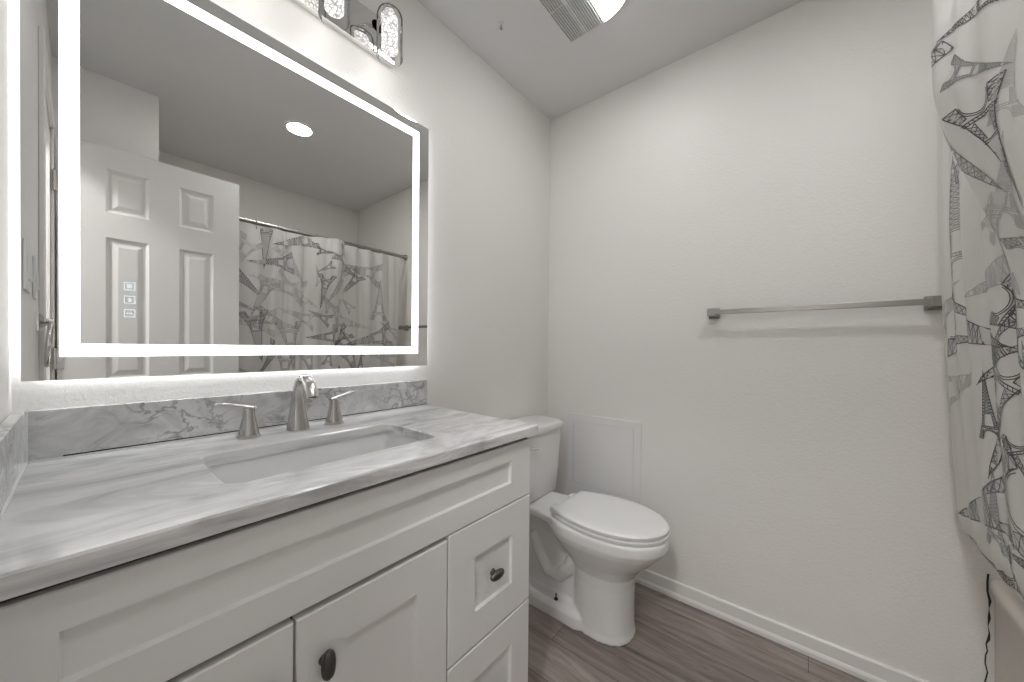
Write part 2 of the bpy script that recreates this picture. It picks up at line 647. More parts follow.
# ------------------------------------------------------------------ vanity cabinet
CT0, CT1 = 0.869, 0.894       # worktop underside / top
CF = -0.546                   # worktop front
FP = -0.530                   # door faces
CX0, CX1 = XL + .004, -0.886  # cabinet ends
cab = thing('vanity_cabinet', 'white shaker vanity cabinet with dark knobs under the marble worktop', 'cabinet', ((CX0 + CX1) / 2, -.26, 0))
b = MB()
b.box(CX0, CX0 + .018, -.005, FP + .021, .0, CT0 - .001)
b.box(CX1 - .018, CX1, -.005, FP + .021, .0, CT0 - .001)
b.box(CX0 + .018, CX1 - .018, -.005, FP + .05, .10, .118)
b.box(CX0 + .018, CX1 - .018, -.005, -.017, .118, .70)
b.box(CX0 + .018, CX1 - .018, FP + .09, FP + .075, 0, .10)
b.build('body', 'cabinet', cab)
b = MB()
b.box(CX0 + .018, CX1 - .018, FP + .0205, FP + .030, .10, CT0 - .001)
b.box(CX0, CX1, FP + .012, FP + .0205, .8560, CT0 - .001)
b.build('gap_shade', 'dark', cab)  # near-black sheets behind the fronts: shade of the gaps put in as colour

def shaker(name, x0, x1, z0, z1, px0, px1, pz0, pz1, parent=cab, yf=FP, th=.020, dep=.009):
    b = MB()
    def rect(xa, xb, za, zb, y):
        return [V(xa, y, za), V(xb, y, za), V(xb, y, zb), V(xa, y, zb)]
    e = .0025
    rings = [rect(x0, x1, z0, z1, yf + th), rect(x0, x1, z0, z1, yf + .0018), rect(x0 + .0018, x1 - .0018, z0 + .0018, z1 - .0018, yf),
             rect(px0, px1, pz0, pz1, yf), rect(px0 + e, px1 - e, pz0 + e, pz1 - e, yf + dep), ]
    b.loft(rings)
    return b.build(name, 'cabinet', parent)

def knob(parent, c, vertical):
    """oval bar knob: neck + ribbed ellipsoid"""
    b = MB()
    x, z = c
    b.lathe([(.009, 0), (.0075, -.004), (.0075, -.014)], (x, FP, z), 16, 'y')
    a, c_ = (.0125, .024) if vertical else (.024, .0125)
    n, k = 24, 12
    rings = []
    for i in range(k + 1):
        q = -math.pi / 2 + math.pi * i / k
        s_ = max(math.cos(q), .02) ** .8
        along = math.sin(q) * .024
        ring = []
        for j in range(n):
            p = 2 * math.pi * j / n
            rr = s_ * (1 + .05 * math.cos(8 * p))
            u_, d_ = .0115 * rr * math.cos(p), .0095 * rr * math.sin(p)
            if vertical:
                ring.append(V(x + u_, FP - .0175 + d_, z + along))
            else:
                ring.append(V(x + along, FP - .0175 + d_, z + u_))
        rings.append(ring)
    b.loft(rings)
    return b.build('knob', 'pewter', parent, True, 60)

shaker('false_drawer_front', CX0, CX1, .699, .8555, -1.737, -.972, .752, .811)
d = shaker('door', CX0, -1.5090, .105, .688, -1.745, -1.582, .18, .612)
d['label'] = 'left cupboard door'
knob(d, (-1.548, .602), True)
d = shaker('door', -1.5050, -1.1970, .105, .688, -1.425, -1.277, .18, .612)
d['label'] = 'middle cupboard door'
knob(d, (-1.463, .602), True)
d = shaker('drawer', -1.1930, CX1, .4005, .696, -1.109, -.966, .480, .614)
d['label'] = 'upper drawer'
knob(d, (-1.046, .548), False)
d = shaker('drawer', -1.1930, CX1, .105, .3955, -1.109, -.966, .185, .315)
d['label'] = 'lower drawer'
knob(d, (-1.046, .250), False)

# ------------------------------------------------------------------ worktop with sink cut-out
SX0, SX1, SY0, SY1 = -1.571, -1.146, -.436, -.200
def ring_slab(outer, holes_r, z0, z1):
    b = MB()
    n = len(holes_r)
    o_t = [V(x, y, z1) for x, y in outer]
    return b
hole = rrect(SX0, SX1, SY0, SY1, .028, 7)
# matching outer ring: project each hole point outwards onto the slab's rectangle
ox0, ox1, oy0, oy1 = XL + .001, -.870, CF, -.001
def outer_ring():
    n = len(hole)
    q = n // 4
    pts = []
    cs = [(ox1, oy1), (ox0, oy1), (ox0, oy0), (ox1, oy0)]
    for k in range(4):
        cxy = cs[k]
        h = hole[k * q:(k + 1) * q]
        for i, (x, y) in enumerate(h):
            f_ = i / (q - 1)
            # slide towards the corner then away from it
            if k == 0:
                p = (ox1, y + (oy1 - y) * min(1, f_ * 2)) if f_ < .5 else (ox1 + (x - ox1) * max(0, f_ * 2 - 1), oy1)
            elif k == 1:
                p = (x + (ox0 - x) * min(1, f_ * 2), oy1) if f_ < .5 else (ox0, oy1 + (y - oy1) * max(0, f_ * 2 - 1))
            elif k == 2:
                p = (ox0, y + (oy0 - y) * min(1, f_ * 2)) if f_ < .5 else (ox0 + (x - ox0) * max(0, f_ * 2 - 1), oy0)
            else:
                p = (x + (ox1 - x) * min(1, f_ * 2), oy0) if f_ < .5 else (ox1, oy0 + (y - oy0) * max(0, f_ * 2 - 1))
            pts.append(p)
    # put exact corners in
    for cxy in cs:
        i = min(range(len(pts)), key=lambda j: (pts[j][0] - cxy[0]) ** 2 + (pts[j][1] - cxy[1]) ** 2)
        pts[i] = cxy
    return pts
outr = outer_ring()
b = MB()
e = .003
def inset(p):
    x, y = p
    return (min(max(x, ox0 + e), ox1 - e), min(max(y, oy0 + e), oy1 - e))
hole_in = rrect(SX0 - e, SX1 + e, SY0 - e, SY1 + e, .028 + e, 7)
loops = [[V(x, y, CT0) for x, y in outr], [V(x, y, CT1 - e) for x, y in outr], [V(*inset(p), CT1) for p in outr],
         [V(x, y, CT1) for x, y in hole_in], [V(x, y, CT1 - e) for x, y in hole], [V(x, y, CT0) for x, y in hole]]
loops.append(loops[0])
b.loft(loops, cap0=False, cap1=False)
bmesh.ops.remove_doubles(b.bm, verts=b.bm.verts, dist=1e-6)
top = b.build('marble_worktop', 'marble_top')
tag(top, 'white grey-streaked marble vanity worktop with a rectangular sink cut-out', 'worktop')

# backsplash pieces
b = MB().box(XL + .016, -.869, -.020, -.0005, CT1 + .001, .989, .0015)
sp = b.build('backsplash', 'marble_splash')
tag(sp, 'long grey-veined marble backsplash strip standing behind the faucet', 'backsplash')
b = MB().box(XL + .0005, XL + .0155, -.545, -.0005, CT1 + .001, .989, .0015)
sd = b.build('side_splash', 'marble_splash')
tag(sd, 'short marble side splash against the left wall at the worktop end', 'backsplash')
# caulk lines
b = MB()
b.box(XL + .0155, XL + .019, -.0235, -.020, CT1 + .0005, .989)
b.build('caulk_bead', 'caulk', sp)
b = MB()
b.box(XL + .019, -.869, -.0265, -.0195, CT1 + .0003, CT1 + .0028)
b.build('caulk_bead', 'caulk', sp)
b = MB()
b.box(XL + .0155, XL + .0185, -.54, -.022, CT1 + .0003, CT1 + .003)
b.build('caulk_bead', 'caulk', sd)
b = MB()
b.box(XL + .06, -.869, -.0212, -.0196, CT1 + .0028, CT1 + .0052)
o = b.build('foot_line', 'dark', sp)  # thin near-black strip on the splash, just above the caulk
o['label'] = 'thin dark line along the foot'

# ------------------------------------------------------------------ sink
sink = thing('sink', 'white rectangular undermount sink set into the marble worktop', 'sink', ((SX0 + SX1) / 2, (SY0 + SY1) / 2, CT0 - .14))
def lay(d, z, r):
    return [V(x, y, z) for x, y in rrect(SX0 - .006 + d * 1.35, SX1 + .006 - d * 1.35, SY0 - .006 + d * .75, SY1 + .006 - d * .75, r, 7)]
b = MB()
zt = CT0 - .0005
b.loft([lay(-.02, zt, .045), lay(0, zt, .03), lay(.004, zt - .015, .026), lay(.03, zt - .085, .016), lay(.045, zt - .115, .014), lay(.060, zt - .127, .012), lay(.10, zt - .131, .012),
        lay(.10, zt - .146, .012), lay(.05, zt - .142, .03), lay(.02, zt - .10, .04), lay(-.008, zt - .018, .04), lay(-.02, zt - .012, .045), lay(-.02, zt, .045)], cap0=False, cap1=False)
sx, sy = (SX0 + SX1) / 2, (SY0 + SY1) / 2
ri = lay(.10, zt - .131, .012)
f = b.bm.faces.new([b.bm.verts.new(p) for p in ri])
f = b.bm.faces.new([b.bm.verts.new(p) for p in lay(.10, zt - .146, .012)])
bmesh.ops.remove_doubles(b.bm, verts=b.bm.verts, dist=1e-6)
b.build('basin', 'sink', sink, True, 50)
b = MB()
b.lathe([(.031, .0005), (.031, .003), (.024, .0035), (.022, .001), (.0, .001)], (sx, sy, zt - .131), 28, cap1=False)
b.build('drain', 'nickel', sink, True)

# ------------------------------------------------------------------ faucet
FXC, FYC = -1.350, -.096
fau = thing('faucet', 'brushed nickel widespread faucet with arched spout behind the sink', 'faucet', (FXC, FYC, CT1))
def sq_ring(c, hw, hd, ax, ay, n=20, p=3.2):
    """superellipse ring about c in the plane of unit axes ax, ay"""
    out = []
    for j in range(n):
        q = 2 * math.pi * j / n
        cu, su = math.cos(q), math.sin(q)
        out.append(Vector(c) + Vector(ax) * (hw * math.copysign(abs(cu) ** (2 / p), cu)) + Vector(ay) * (hd * math.copysign(abs(su) ** (2 / p), su)))
    return out
b = MB()
# spout centreline in the y-z plane: up, over, down
path = []
z0 = CT1 + .0005
pr = []
for (dy, dz, hw, hd) in ((.0, 0, .0270, .0235), (.0, .003, .0268, .0232), (.001, .025, .0225, .0195), (.003, .055, .0180, .0155), (.002, .085, .0150, .0130),
                         (-.004, .108, .0138, .0118), (-.018, .128, .0135, .0108), (-.038, .137, .0138, .0098), (-.060, .134, .0142, .0095), (-.078, .121, .0146, .0095), (-.089, .104, .0150, .0098), (-.094, .092, .0150, .0100)):
    pr.append((FYC + dy, z0 + dz, hw, hd))
rings = []
for i, (y, z, hw, hd) in enumerate(pr):
    a, c_ = pr[max(i - 1, 0)], pr[min(i + 1, len(pr) - 1)]
    t = V(0, c_[0] - a[0], c_[1] - a[1]).normalized()
    if i == 0:
        t = V(0, 0, 1)
    nrm = V(1, 0, 0).cross(t)
    rings.append(sq_ring((FXC, y, z), hw, hd, (1, 0, 0), nrm, 24, 2.6))
b.loft(rings)
b.build('spout', 'nickel', fau, True, 50)
b = MB()
b.lathe([(.0095, 0), (.0095, -.004), (.007, -.004)], (FXC, FYC - .094, z0 + .0925), 16)
b.build('aerator', 'nickel', fau, True)
for sgn, hx, hy in ((-1, -1.460, -.097), (1, -1.254, -.094)):
    b = MB()
    rings = []
    for dz, hw in ((0, .0238), (.004, .0238), (.0045, .0215), (.007, .0215), (.022, .0178), (.045, .0135), (.062, .0113), (.070, .0112), (.0735, .0095)):
        rings.append(sq_ring((hx, hy, z0 + dz), hw, hw, (1, 0, 0), (0, 1, 0), 24, 2.7))
    b.loft(rings)
    h = b.build('handle', 'nickel', fau, True, 40)
    b = MB()
    rings = []
    # lever: flat blade sweeping out sideways and slightly up
    for dx, dz, wy, tz in ((-.012, .069, .0095, .004), (.0, .0715, .0105, .0048), (.014, .0755, .0095, .0042), (.030, .080, .0080, .0034), (.048, .0845, .0075, .0029), (.060, .0855, .0075, .0026), (.066, .0850, .0060, .0022)):
        dy = -.002 if sgn < 0 else .004 * (dx / .06)
        rings.append(sq_ring((hx + sgn * dx, hy + dy, z0 + dz), wy, tz, (0, 1, 0), (0, 0, 1), 16, 2.4))
    b.loft(rings)
    b.build('lever', 'nickel', h, True, 50)

# ------------------------------------------------------------------ lit mirror
MX0, MX1, MZ0, MZ1 = -1.792, -.878, 1.045, 1.951
MY = -.030
mir = thing('lighted_mirror', 'large square wall mirror with lit white border above the vanity', 'mirror', ((MX0 + MX1) / 2, 0, MZ0))
b = MB()
b.box(MX0, MX1, MY, MY + .005, MZ0, MZ1)
b.build('mirror_glass', 'mirror', mir)
b = MB()
bi = .015
b.box(MX0 + bi, MX1 - bi, MY + .0052, -.0005, MZ0 + bi, MZ1 - bi)
b.build('backing_box', 'mirror_edge', mir)
# LED strips on the four sides of the backing box shine out over the wall
b = MB()
g = .0006
za, zb = MZ0 + bi, MZ1 - bi
xa, xb = MX0 + bi, MX1 - bi
b.box(xa, xb, -.021, -.006, za - .002, za - g)
b.box(xa, xb, -.021, -.006, zb + g, zb + .002)
b.box(xa - .002, xa - g, -.021, -.006, za, zb)
b.box(xb + g, xb + .002, -.021, -.006, za, zb)
b.build('backlight_strip', 'back', mir)
def frame_ring(x0, x1, z0, z1, wd, y, y2):
    b = MB()
    def rc(d, yy):
        return [V(x0 + d, yy, z0 + d), V(x1 - d, yy, z0 + d), V(x1 - d, yy, z1 - d), V(x0 + d, yy, z1 - d)]
    b.loft([rc(0, y2), rc(0, y), rc(wd, y), rc(wd, y2)], cap0=False, cap1=False)
    return b
frame_ring(-1.748, -.9215, 1.0905, 1.9175, .0255, MY - .0008, MY - .0001).build('light_border', 'strip', mir)
def icon(zc, kind):
    b = MB()
    x0, x1 = -1.6635, -1.6465
    y = MY - .0006
    z0_, z1_ = zc - .0085, zc + .0085
    wd = .0016
    def bar(xa, xb, za, zb):
        b.box(xa, xb, y, y + .0004, za, zb)
    bar(x0, x1, z0_, z0_ + wd); bar(x0, x1, z1_ - wd, z1_); bar(x0, x0 + wd, z0_ + wd, z1_ - wd); bar(x1 - wd, x1, z0_ + wd, z1_ - wd)
    xc = (x0 + x1) / 2
    if kind == 0:       # filled panel
        for k in range(3):
            bar(xc - .004, xc + .004, zc - .0042 + k * .003, zc - .0019 + k * .003)
    elif kind == 1:     # bulb
        bar(xc - .0014, xc + .0014, zc + .0015, zc + .0045)
        bar(xc - .003, xc + .003, zc - .0012, zc + .0012)
        bar(xc - .0018, xc + .0018, zc - .0045, zc - .0018)
    else:               # wave
        for k in range(5):
            bar(xc - .0045 + k * .0018, xc - .0027 + k * .0018, zc - .0022 + (k % 2) * .0018, zc + .0004 + (k % 2) * .0018)
    o = b.build('touch_button', 'icon', mir)
    return o
icon(1.2405, 0); icon(1.2115, 1); icon(1.1825, 2)

# ------------------------------------------------------------------ vanity light
vl = thing('vanity_light', 'chrome wall light with four glowing crystal cylinder shades above the mirror', 'light', (-1.357, 0, 2.16))
PZ0, PZ1, PX0, PX1 = 2.112, 2.245, -1.68, -1.018
b = MB().box(PX0, PX1, -.022, -.0005, PZ0, PZ1, .004)
b.build('back_plate', 'chrome', vl, True)
for sx_ in (-1.611, -1.436, -1.261, -1.086):
    sy_, zb_, zt_ = -.098, 2.060, 2.212
    b = MB()
    b.tube([(sx_, -.022, zt_ - .006), (sx_, -.045, zt_ + .012), (sx_, -.075, zt_ + .026), (sx_, sy_, zt_ + .024), (sx_, sy_, zt_ + .004)], .006, 10)
    b.lathe([(.020, 0), (.020, .005), (.012, .007)], (sx_, -.022, zt_ - .006), 20, 'y')
    b.build('arm', 'chrome', vl, True)
    # glass cylinder, open at the foot, with a rounded shoulder
    b = MB()
    ro = .040
    prof = [(ro - .003, zb_), (ro, zb_ - .001), (ro + .0008, zb_ + .004), (ro, zb_ + .010), (ro, zt_ - .022), (ro - .004, zt_ - .008), (ro - .014, zt_ - .001), (.014, zt_)]
    b.lathe(prof, (sx_, sy_, 0), 32, cap0=False, cap1=False)
    sh = b.build('shade', 'glass', vl, True, 60)
    b = MB()
    b.lathe([(.0, zb_ + .020), (.023, zb_ + .020), (.0255, zb_ + .024), (.0255, zt_ - .028), (.023, zt_ - .022), (.0, zt_ - .022)], (sx_, sy_, 0), 24, cap0=False, cap1=False)
    b.build('crystal_core', 'crystal', sh, True, 60)
    bulb = bpy.data.lights.new('bulb', 'POINT')
    bulb.energy = P_BULB
    bulb.color = (1, .975, .945)
    bulb.shadow_soft_size = .012
    bo = bpy.data.objects.new('bulb', bulb)
    C.objects.link(bo)
    bo.location = (sx_, sy_, level(zb_ + .004))
    bo.parent = sh
    b = MB()
    b.lathe([(.017, zt_ - .003), (.017, zt_ + .007), (.009, zt_ + .011), (.005, zt_ + .016)], (sx_, sy_, 0), 20)
    b.build('cap', 'chrome', sh, True)

# ------------------------------------------------------------------ toilet
TX = -.348
toi = thing('toilet', 'white two-piece elongated toilet with closed lid beside the vanity', 'toilet', (TX, -.38, 0))
def egg(d0, d1, hw, z, n=40, wide=.46, sq=2.3):
    """plan outline of a bowl: d = distance from the mirror wall, tip at d1"""
    pts = []
    dm = d0 + (d1 - d0) * wide
    for j in range(n):
        q = 2 * math.pi * j / n
        cu, su = math.cos(q), math.sin(q)
        x = TX + hw * math.copysign(abs(su) ** (2 / sq), su)
        ln = (d1 - dm) if cu > 0 else (dm - d0)
        d = dm + ln * math.copysign(abs(cu) ** (2 / sq), cu)
        pts.append(V(x, -d, z))
    return pts
b = MB()
# bowl and front column
secs = [(.385, 0.644, .110, .0, .5), (.385, 0.642, .109, .012, .5), (.392, 0.638, .106, .03, .5), (.398, 0.636, .104, .10, .5), (.400, 0.638, .104, .20, .5), (.392, 0.646, .109, .245, .5), (.360, 0.675, .126, .285, .48),
        (.32, 0.717, .147, .325, .47), (.285, 0.752, .166, .365, .46), (.275, 0.767, .173, .388, .46), (.275, 0.768, .173, .412, .46), (.277, 0.765, .171, .425, .46), (.285, 0.757, .164, .428, .46)]
b.loft([egg(d0, d1, hw, z, wide=wd, sq=2.35) for d0, d1, hw, z, wd in secs])
# deck under the tank
def deck(z, hw0, hw1, d0, d1):
    n = 8
    pts = []
    for k in range(n + 1):
        f = k / n
        pts.append(V(TX - (hw0 + (hw1 - hw0) * f * f), -(d0 + (d1 - d0) * f), z))
    for k in range(n, -1, -1):
        f = k / n
        pts.append(V(TX + (hw0 + (hw1 - hw0) * f * f), -(d0 + (d1 - d0) * f), z))
    return pts
b.loft([deck(.384, .085, .13, .05, .42), deck(.394, .098, .15, .035, .44), deck(.419, .098, .155, .035, .44), deck(.427, .092, .15, .042, .43)])
# underside web falling from the deck to the trap
b.loft([[V(TX + s * hw, -d, z) for s, d in ((-1, d0), (-1, d1), (1, d1), (1, d0))] for z, hw, d0, d1 in ((.0, .054, .08, .42), (.10, .050, .10, .43), (.22, .048, .12, .45), (.32, .056, .08, .45), (.39, .072, .06, .45))])
# trapway, bulging on both sides
b.tube([(TX, -.47, .335), (TX, -.425, .27), (TX, -.385, .20), (TX, -.335, .145), (TX, -.275, .145), (TX, -.225, .21), (TX, -.19, .29), (TX, -.155, .29), (TX, -.13, .20), (TX, -.125, .06)],
       [.10, .098, .090, .083, .078, .074, .072, .070, .068, .07], 24, flat=[.5, .45, .42, .45, .48, .5, .52, .52, .52, .52])
# floor flange
def plinth(z, hw, d0, d1):
    return [V(x, -d, z) for x, d in rrect(TX - hw, TX + hw, d0, d1, .07, 6)]
b.loft([plinth(0, .118, .085, .50), plinth(.045, .115, .09, .50), plinth(.062, .106, .10, .49), plinth(.066, .098, .105, .485)])
tb = b.build('bowl', 'porcelain', toi, True, 180)
md = tb.modifiers.new('remesh', 'REMESH')
md.mode = 'VOXEL'
md.voxel_size = .004
md.use_smooth_shade = True
md = tb.modifiers.new('smooth', 'SMOOTH')
md.factor = .5
md.iterations = 7
# seat and lid
def lid_ring(z, grow=0.0, d0=.339, d1=.765):
    pts = []
    n = 28
    hwb, hwm = .120, .166
    # right side back to tip, then left side back
    side = []
    for k in range(n + 1):
        f = k / n
        d = d0 + (d1 - d0) * f
        if f < .45:
            g_ = f / .45
            hw = hwb + (hwm - hwb) * math.sin(g_ * math.pi / 2)
        else:
            g_ = (f - .45) / .55
            hw = hwm * math.sqrt(max(0, 1 - g_ ** 2.25))
        side.append((hw, d))
    # denser, rounder tip
    tip = [(hwm * math.sqrt(max(0, 1 - g_ ** 2.25)), d0 + (d1 - d0) * (.45 + .55 * g_)) for g_ in (.97, .985, .995)]
    side = side[:-2] + [s for s in side[-2:-1]] + tip
    side = sorted(set(side), key=lambda s: s[1])
    out = [(TX + hw, d) for hw, d in side] + [(TX, d1)] + [(TX - hw, d) for hw, d in reversed(side)]
    res = []
    cx_, cd_ = TX, (d0 + d1) / 2
    for x, d in out:
        v = V(x - cx_, d - cd_, 0)
        l_ = v.length
        v = v * ((l_ + grow) / l_)
        res.append(V(cx_ + v.x, -(cd_ + v.y), z))
    return res
b = MB()
b.loft([lid_ring(0.4295, -.004), lid_ring(0.4310, .002), lid_ring(0.4410, .003), lid_ring(0.4435, -.002)])
b.build('seat', 'porcelain', toi, True, 50)
b = MB()
b.loft([lid_ring(0.4455, -.004), lid_ring(0.4475, .0), lid_ring(0.4580, .001), lid_ring(0.4625, -.004), lid_ring(0.4645, -.014), lid_ring(0.4655, -.05)])
b.build('lid', 'porcelain', toi, True, 50)
for s in (-1, 1):
    b = MB()
    b.box(TX + s * .075 - .022, TX + s * .075 + .022, -.345, -.310, .427, .453, .006)
    b.build('seat_hinge', 'porcelain', toi, True)
# tank
def tank_ring(z, hw, d0, d1, r=.045, bow=.012):
    pts = []
    for x, d in rrect(TX - hw, TX + hw, d0, d1, r, 7):
        f = (x - TX) / hw
        if d > (d0 + d1) / 2:
            d += bow * (1 - f * f)
        pts.append(V(x, -d, z))
    return pts
b = MB()
b.loft([tank_ring(0.428, .152, .030, .190), tank_ring(0.436, .160, .026, .198), tank_ring(.55, .166, .022, .205), tank_ring(.728, .179, .020, .212)])
b.build('tank', 'porcelain', toi, True, 50)
b = MB()
b.loft([tank_ring(.7285, .184, .012, .220, .05), tank_ring(.731, .188, .010, .223, .05), tank_ring(.755, .188, .010, .223, .05), tank_ring(.762, .182, .015, .217, .05), tank_ring(.764, .169, .028, .203, .05)])
b.build('tank_lid', 'porcelain', toi, True, 50)
b = MB()
b.lathe([(.013, 0), (.013, -.010), (.006, -.012), (.006, -.022)], (TX - .14, -.216, .685), 16, 'y')
b.tube([(TX - .145, -.238, .685), (TX - .12, -.240, .683), (TX - .085, -.240, .676)], [.006, .0055, .007], 10)
b.build('flush_lever', 'chrome', toi, True)
for s in (-1, 1):
    b = MB()
    b.lathe([(.0085, 0), (.0085, .004), (.0030, .006), (.0030, .024), (.0036, .024), (.002, .026)], (TX + s * .093, -.345, .066), 14)
    o = b.build('floor_bolt', 'mould', toi, True)
    o['label'] = 'dark floor bolt'

# ------------------------------------------------------------------ access panel on the towel wall
ap = thing('access_panel', 'white square access panel on the wall behind the toilet', 'panel', (0, -.335, .56))
AY0, AY1, AZ0, AZ1 = -.134, -.543, .362, .766
b = MB()
def rc(d, x):
    return [V(x, AY0 - d, AZ0 + d), V(x, AY1 + d, AZ0 + d), V(x, AY1 + d, AZ1 - d), V(x, AY0 - d, AZ1 - d)]
b.loft([rc(0, -.0004), rc(0, -.0035), rc(.0015, -.005), rc(.037, -.005), rc(.037, -.0004)], cap0=False, cap1=False)
b.build('frame', 'panel', ap)
b = MB()
b.loft([rc(.0385, -.0004), rc(.0385, -.0032), rc(.040, -.0042)])
b.build('cover', 'panel', ap)

# ------------------------------------------------------------------ towel bar
tw = thing('towel_bar', 'long brushed metal towel bar with square posts on the towel wall', 'towel bar', (0, -1.15, 1.27))
TZ = 1.270
PY = (-.846, -1.459)
for y in PY:
    b = MB()
    b.box(-.012, -.0005, y - .021, y + .021, TZ - .023, TZ + .023, .003)
    rings = []
    for x, h in ((-.012, .019), (-.024, .0145), (-.045, .013), (-.064, .015), (-.072, .015)):
        rings.append([V(x, y - h, TZ - h), V(x, y + h, TZ - h), V(x, y + h, TZ + h), V(x, y - h, TZ + h)])
    b.loft(rings)
    b.build('post', 'bar', tw)
b = MB().box(-.067, -.056, PY[0] - .010, PY[1] + .010, TZ - .0095, TZ + .0095, .001)
b.build('bar', 'bar', tw)

# ------------------------------------------------------------------ ceiling fan light, disc light, hook
fan = thing('exhaust_fan_light', 'white ceiling exhaust fan with slatted grille and glowing lens', 'exhaust fan', (-.56, -.56, HC))
GX0, GX1, GY0, GY1 = -.731, -.398, -.366, -.505
GZ = HC - .0005
b = MB()
b.box(GX0, GX1, GY0, GY1, GZ - .004, GZ, 0)
b.build('grille_back', 'vent_dark', fan)
b = MB()
n = 15
for k in range(n + 1):
    y = GY0 + (GY1 - GY0) * k / n
    wd = .0062 if k in (7, 8) else .0034
    b.box(GX0, GX1, y - wd / 2 - .0002, y + wd / 2, GZ - .016, GZ - .004)
b.box(GX0 + .14, GX1 - .16, GY0 + (GY1 - GY0) * 7 / n, GY0 + (GY1 - GY0) * 8 / n, GZ - .0165, GZ - .004)
for x in (GX0, (GX0 + GX1) / 2 - .0015, GX1 - .003):
    b.box(x, x + .003, GY0, GY1, GZ - .0155, GZ - .004)
b.build('grille', 'plastic', fan)
# lens: flat edge against the grille, bowed far edge
def lens_ring(z, d):
    pts = []
    y0_, y1_ = GY1 - .006 - d, GY1 - .165 + d
    x0_, x1_ = GX0 + d, GX1 - d
    for j in range(9):
        pts.append(V(x0_ + (x1_ - x0_) * j / 8, y0_, z))
    for j in range(1, 14):
        q = math.pi / 2 * j / 14
        pts.append(V(x1_ - (1 - math.cos(q)) * .14, y0_ + (y1_ - y0_) * math.sin(q), z))
    for j in range(7):
        f_ = j / 6
        pts.append(V(x1_ - .14 + (x0_ + .14 - x1_ + .14) * f_, y1_, z))
    for j in range(13, 0, -1):
        q = math.pi / 2 * j / 14
        pts.append(V(x0_ + (1 - math.cos(q)) * .14, y0_ + (y1_ - y0_) * math.sin(q), z))
    return pts
b = MB()
b.loft([lens_ring(GZ, 0), lens_ring(GZ - .014, 0), lens_ring(GZ - .016, .004), lens_ring(GZ - .010, .007)], cap0=True, cap1=False)
b.build('lens_frame', 'plastic', fan)
b = MB()
b.loft([lens_ring(GZ - .011, .0072), lens_ring(GZ - .018, .010), lens_ring(GZ - .024, .02), lens_ring(GZ - .027, .04)], cap0=False)
b.build('lens', 'lens', fan, True, 60)

dl = thing('ceiling_light', 'round white recessed ceiling light near the tub, seen only in the mirror', 'ceiling light', (-.882, -1.281, HC))
b = MB()
b.lathe([(.074, -.0005), (.074, -.004), (.070, -.007), (.0645, -.008), (.0645, -.0005)], (-.882, -1.281, HC), 40, cap0=False, cap1=False)
b.build('trim_ring', 'plastic', dl, True)
b = MB()
b.lathe([(.064, -.0015), (.064, -.0065)], (-.882, -1.281, HC), 40)
b.build('diffuser', 'disc', dl)

hk = thing('ceiling_hook', 'tiny grey hook in the ceiling left of the fan grille', 'hook', (-.640, -.181, HC))
b = MB()
b.lathe([(.012, -.0005), (.012, -.003), (.004, -.005)], (-.640, -.181, HC), 16)
b.build('base', 'plastic', hk, True)
b = MB()
b.tube([(-.640, -.181, HC - .004), (-.640, -.181, HC - .010)] + [(-.640 + .006 * math.sin(q), -.181, HC - .016 + .006 * math.cos(q)) for q in [R(20 * k) for k in range(0, 14)]], .0016, 8)
b.build('hook', 'pewter', hk, True)

# ------------------------------------------------------------------ left wall: switches and towel ring, seen in the mirror
def switch(y, z, wd, ht, n, label):
    t_ = thing('light_switch', label, 'switch', (XL, y, z), 'switch plates on the left wall')
    MB().box(XL + .0004, XL + .006, y - wd / 2, y + wd / 2, z - ht / 2, z + ht / 2, .002).build('plate', 'plastic', t_)
    for k in range(n):
        yy = y + (k - (n - 1) / 2) * .046
        b = MB()
        b.loft([[V(XL + .006, yy - .016, z - .033), V(XL + .006, yy + .016, z - .033), V(XL + .006, yy + .016, z + .033), V(XL + .006, yy - .016, z + .033)],
                [V(XL + .0095, yy - .015, z - .031), V(XL + .0095, yy + .015, z - .031), V(XL + .007, yy + .015, z + .031), V(XL + .007, yy - .015, z + .031)]])
        b.build('rocker', 'plastic', t_)
    return t_
switch(-.32, 1.295, .118, .115, 2, 'white double switch plate on the left wall, nearest the mirror')
switch(-.55, 1.295, .072, .115, 1, 'white single switch plate on the left wall above the towel ring')

RY, RZ = -.665, 1.180
tr = thing('towel_ring', 'brushed nickel towel ring on the left wall, seen at the mirror edge', 'towel ring', (XL, RY, 1.17))
b = MB()
rings = []
for x, h in ((.0004, .027), (.005, .027), (.007, .023), (.014, .013), (.022, .009), (.028, .009), (.031, .009)):
    rings.append([V(XL + x, RY - h, RZ - h), V(XL + x, RY + h, RZ - h), V(XL + x, RY + h, RZ + h), V(XL + x, RY - h, RZ + h)])
b.loft(rings)
b.build('post', 'nickel', tr)
b = MB()
rings = []
for k in range(41):
    q = 2 * math.pi * k / 40
    c_ = V(XL + .026 - .008 * (1 - math.cos(q)) / 2, RY + .058 * math.sin(q), RZ - .066 + .066 * math.cos(q))
    t_ = V(-.005 * math.sin(q), .070 * math.cos(q), -.085 * math.sin(q)).normalized()
    nrm = V(1, 0, 0).cross(t_).normalized()
    rings.append(sq_ring(c_, .0048, .0045, nrm.cross(t_), nrm, 12, 2.6))
b.loft(rings, cap0=False, cap1=False)
b.build('ring', 'nickel', tr, True)

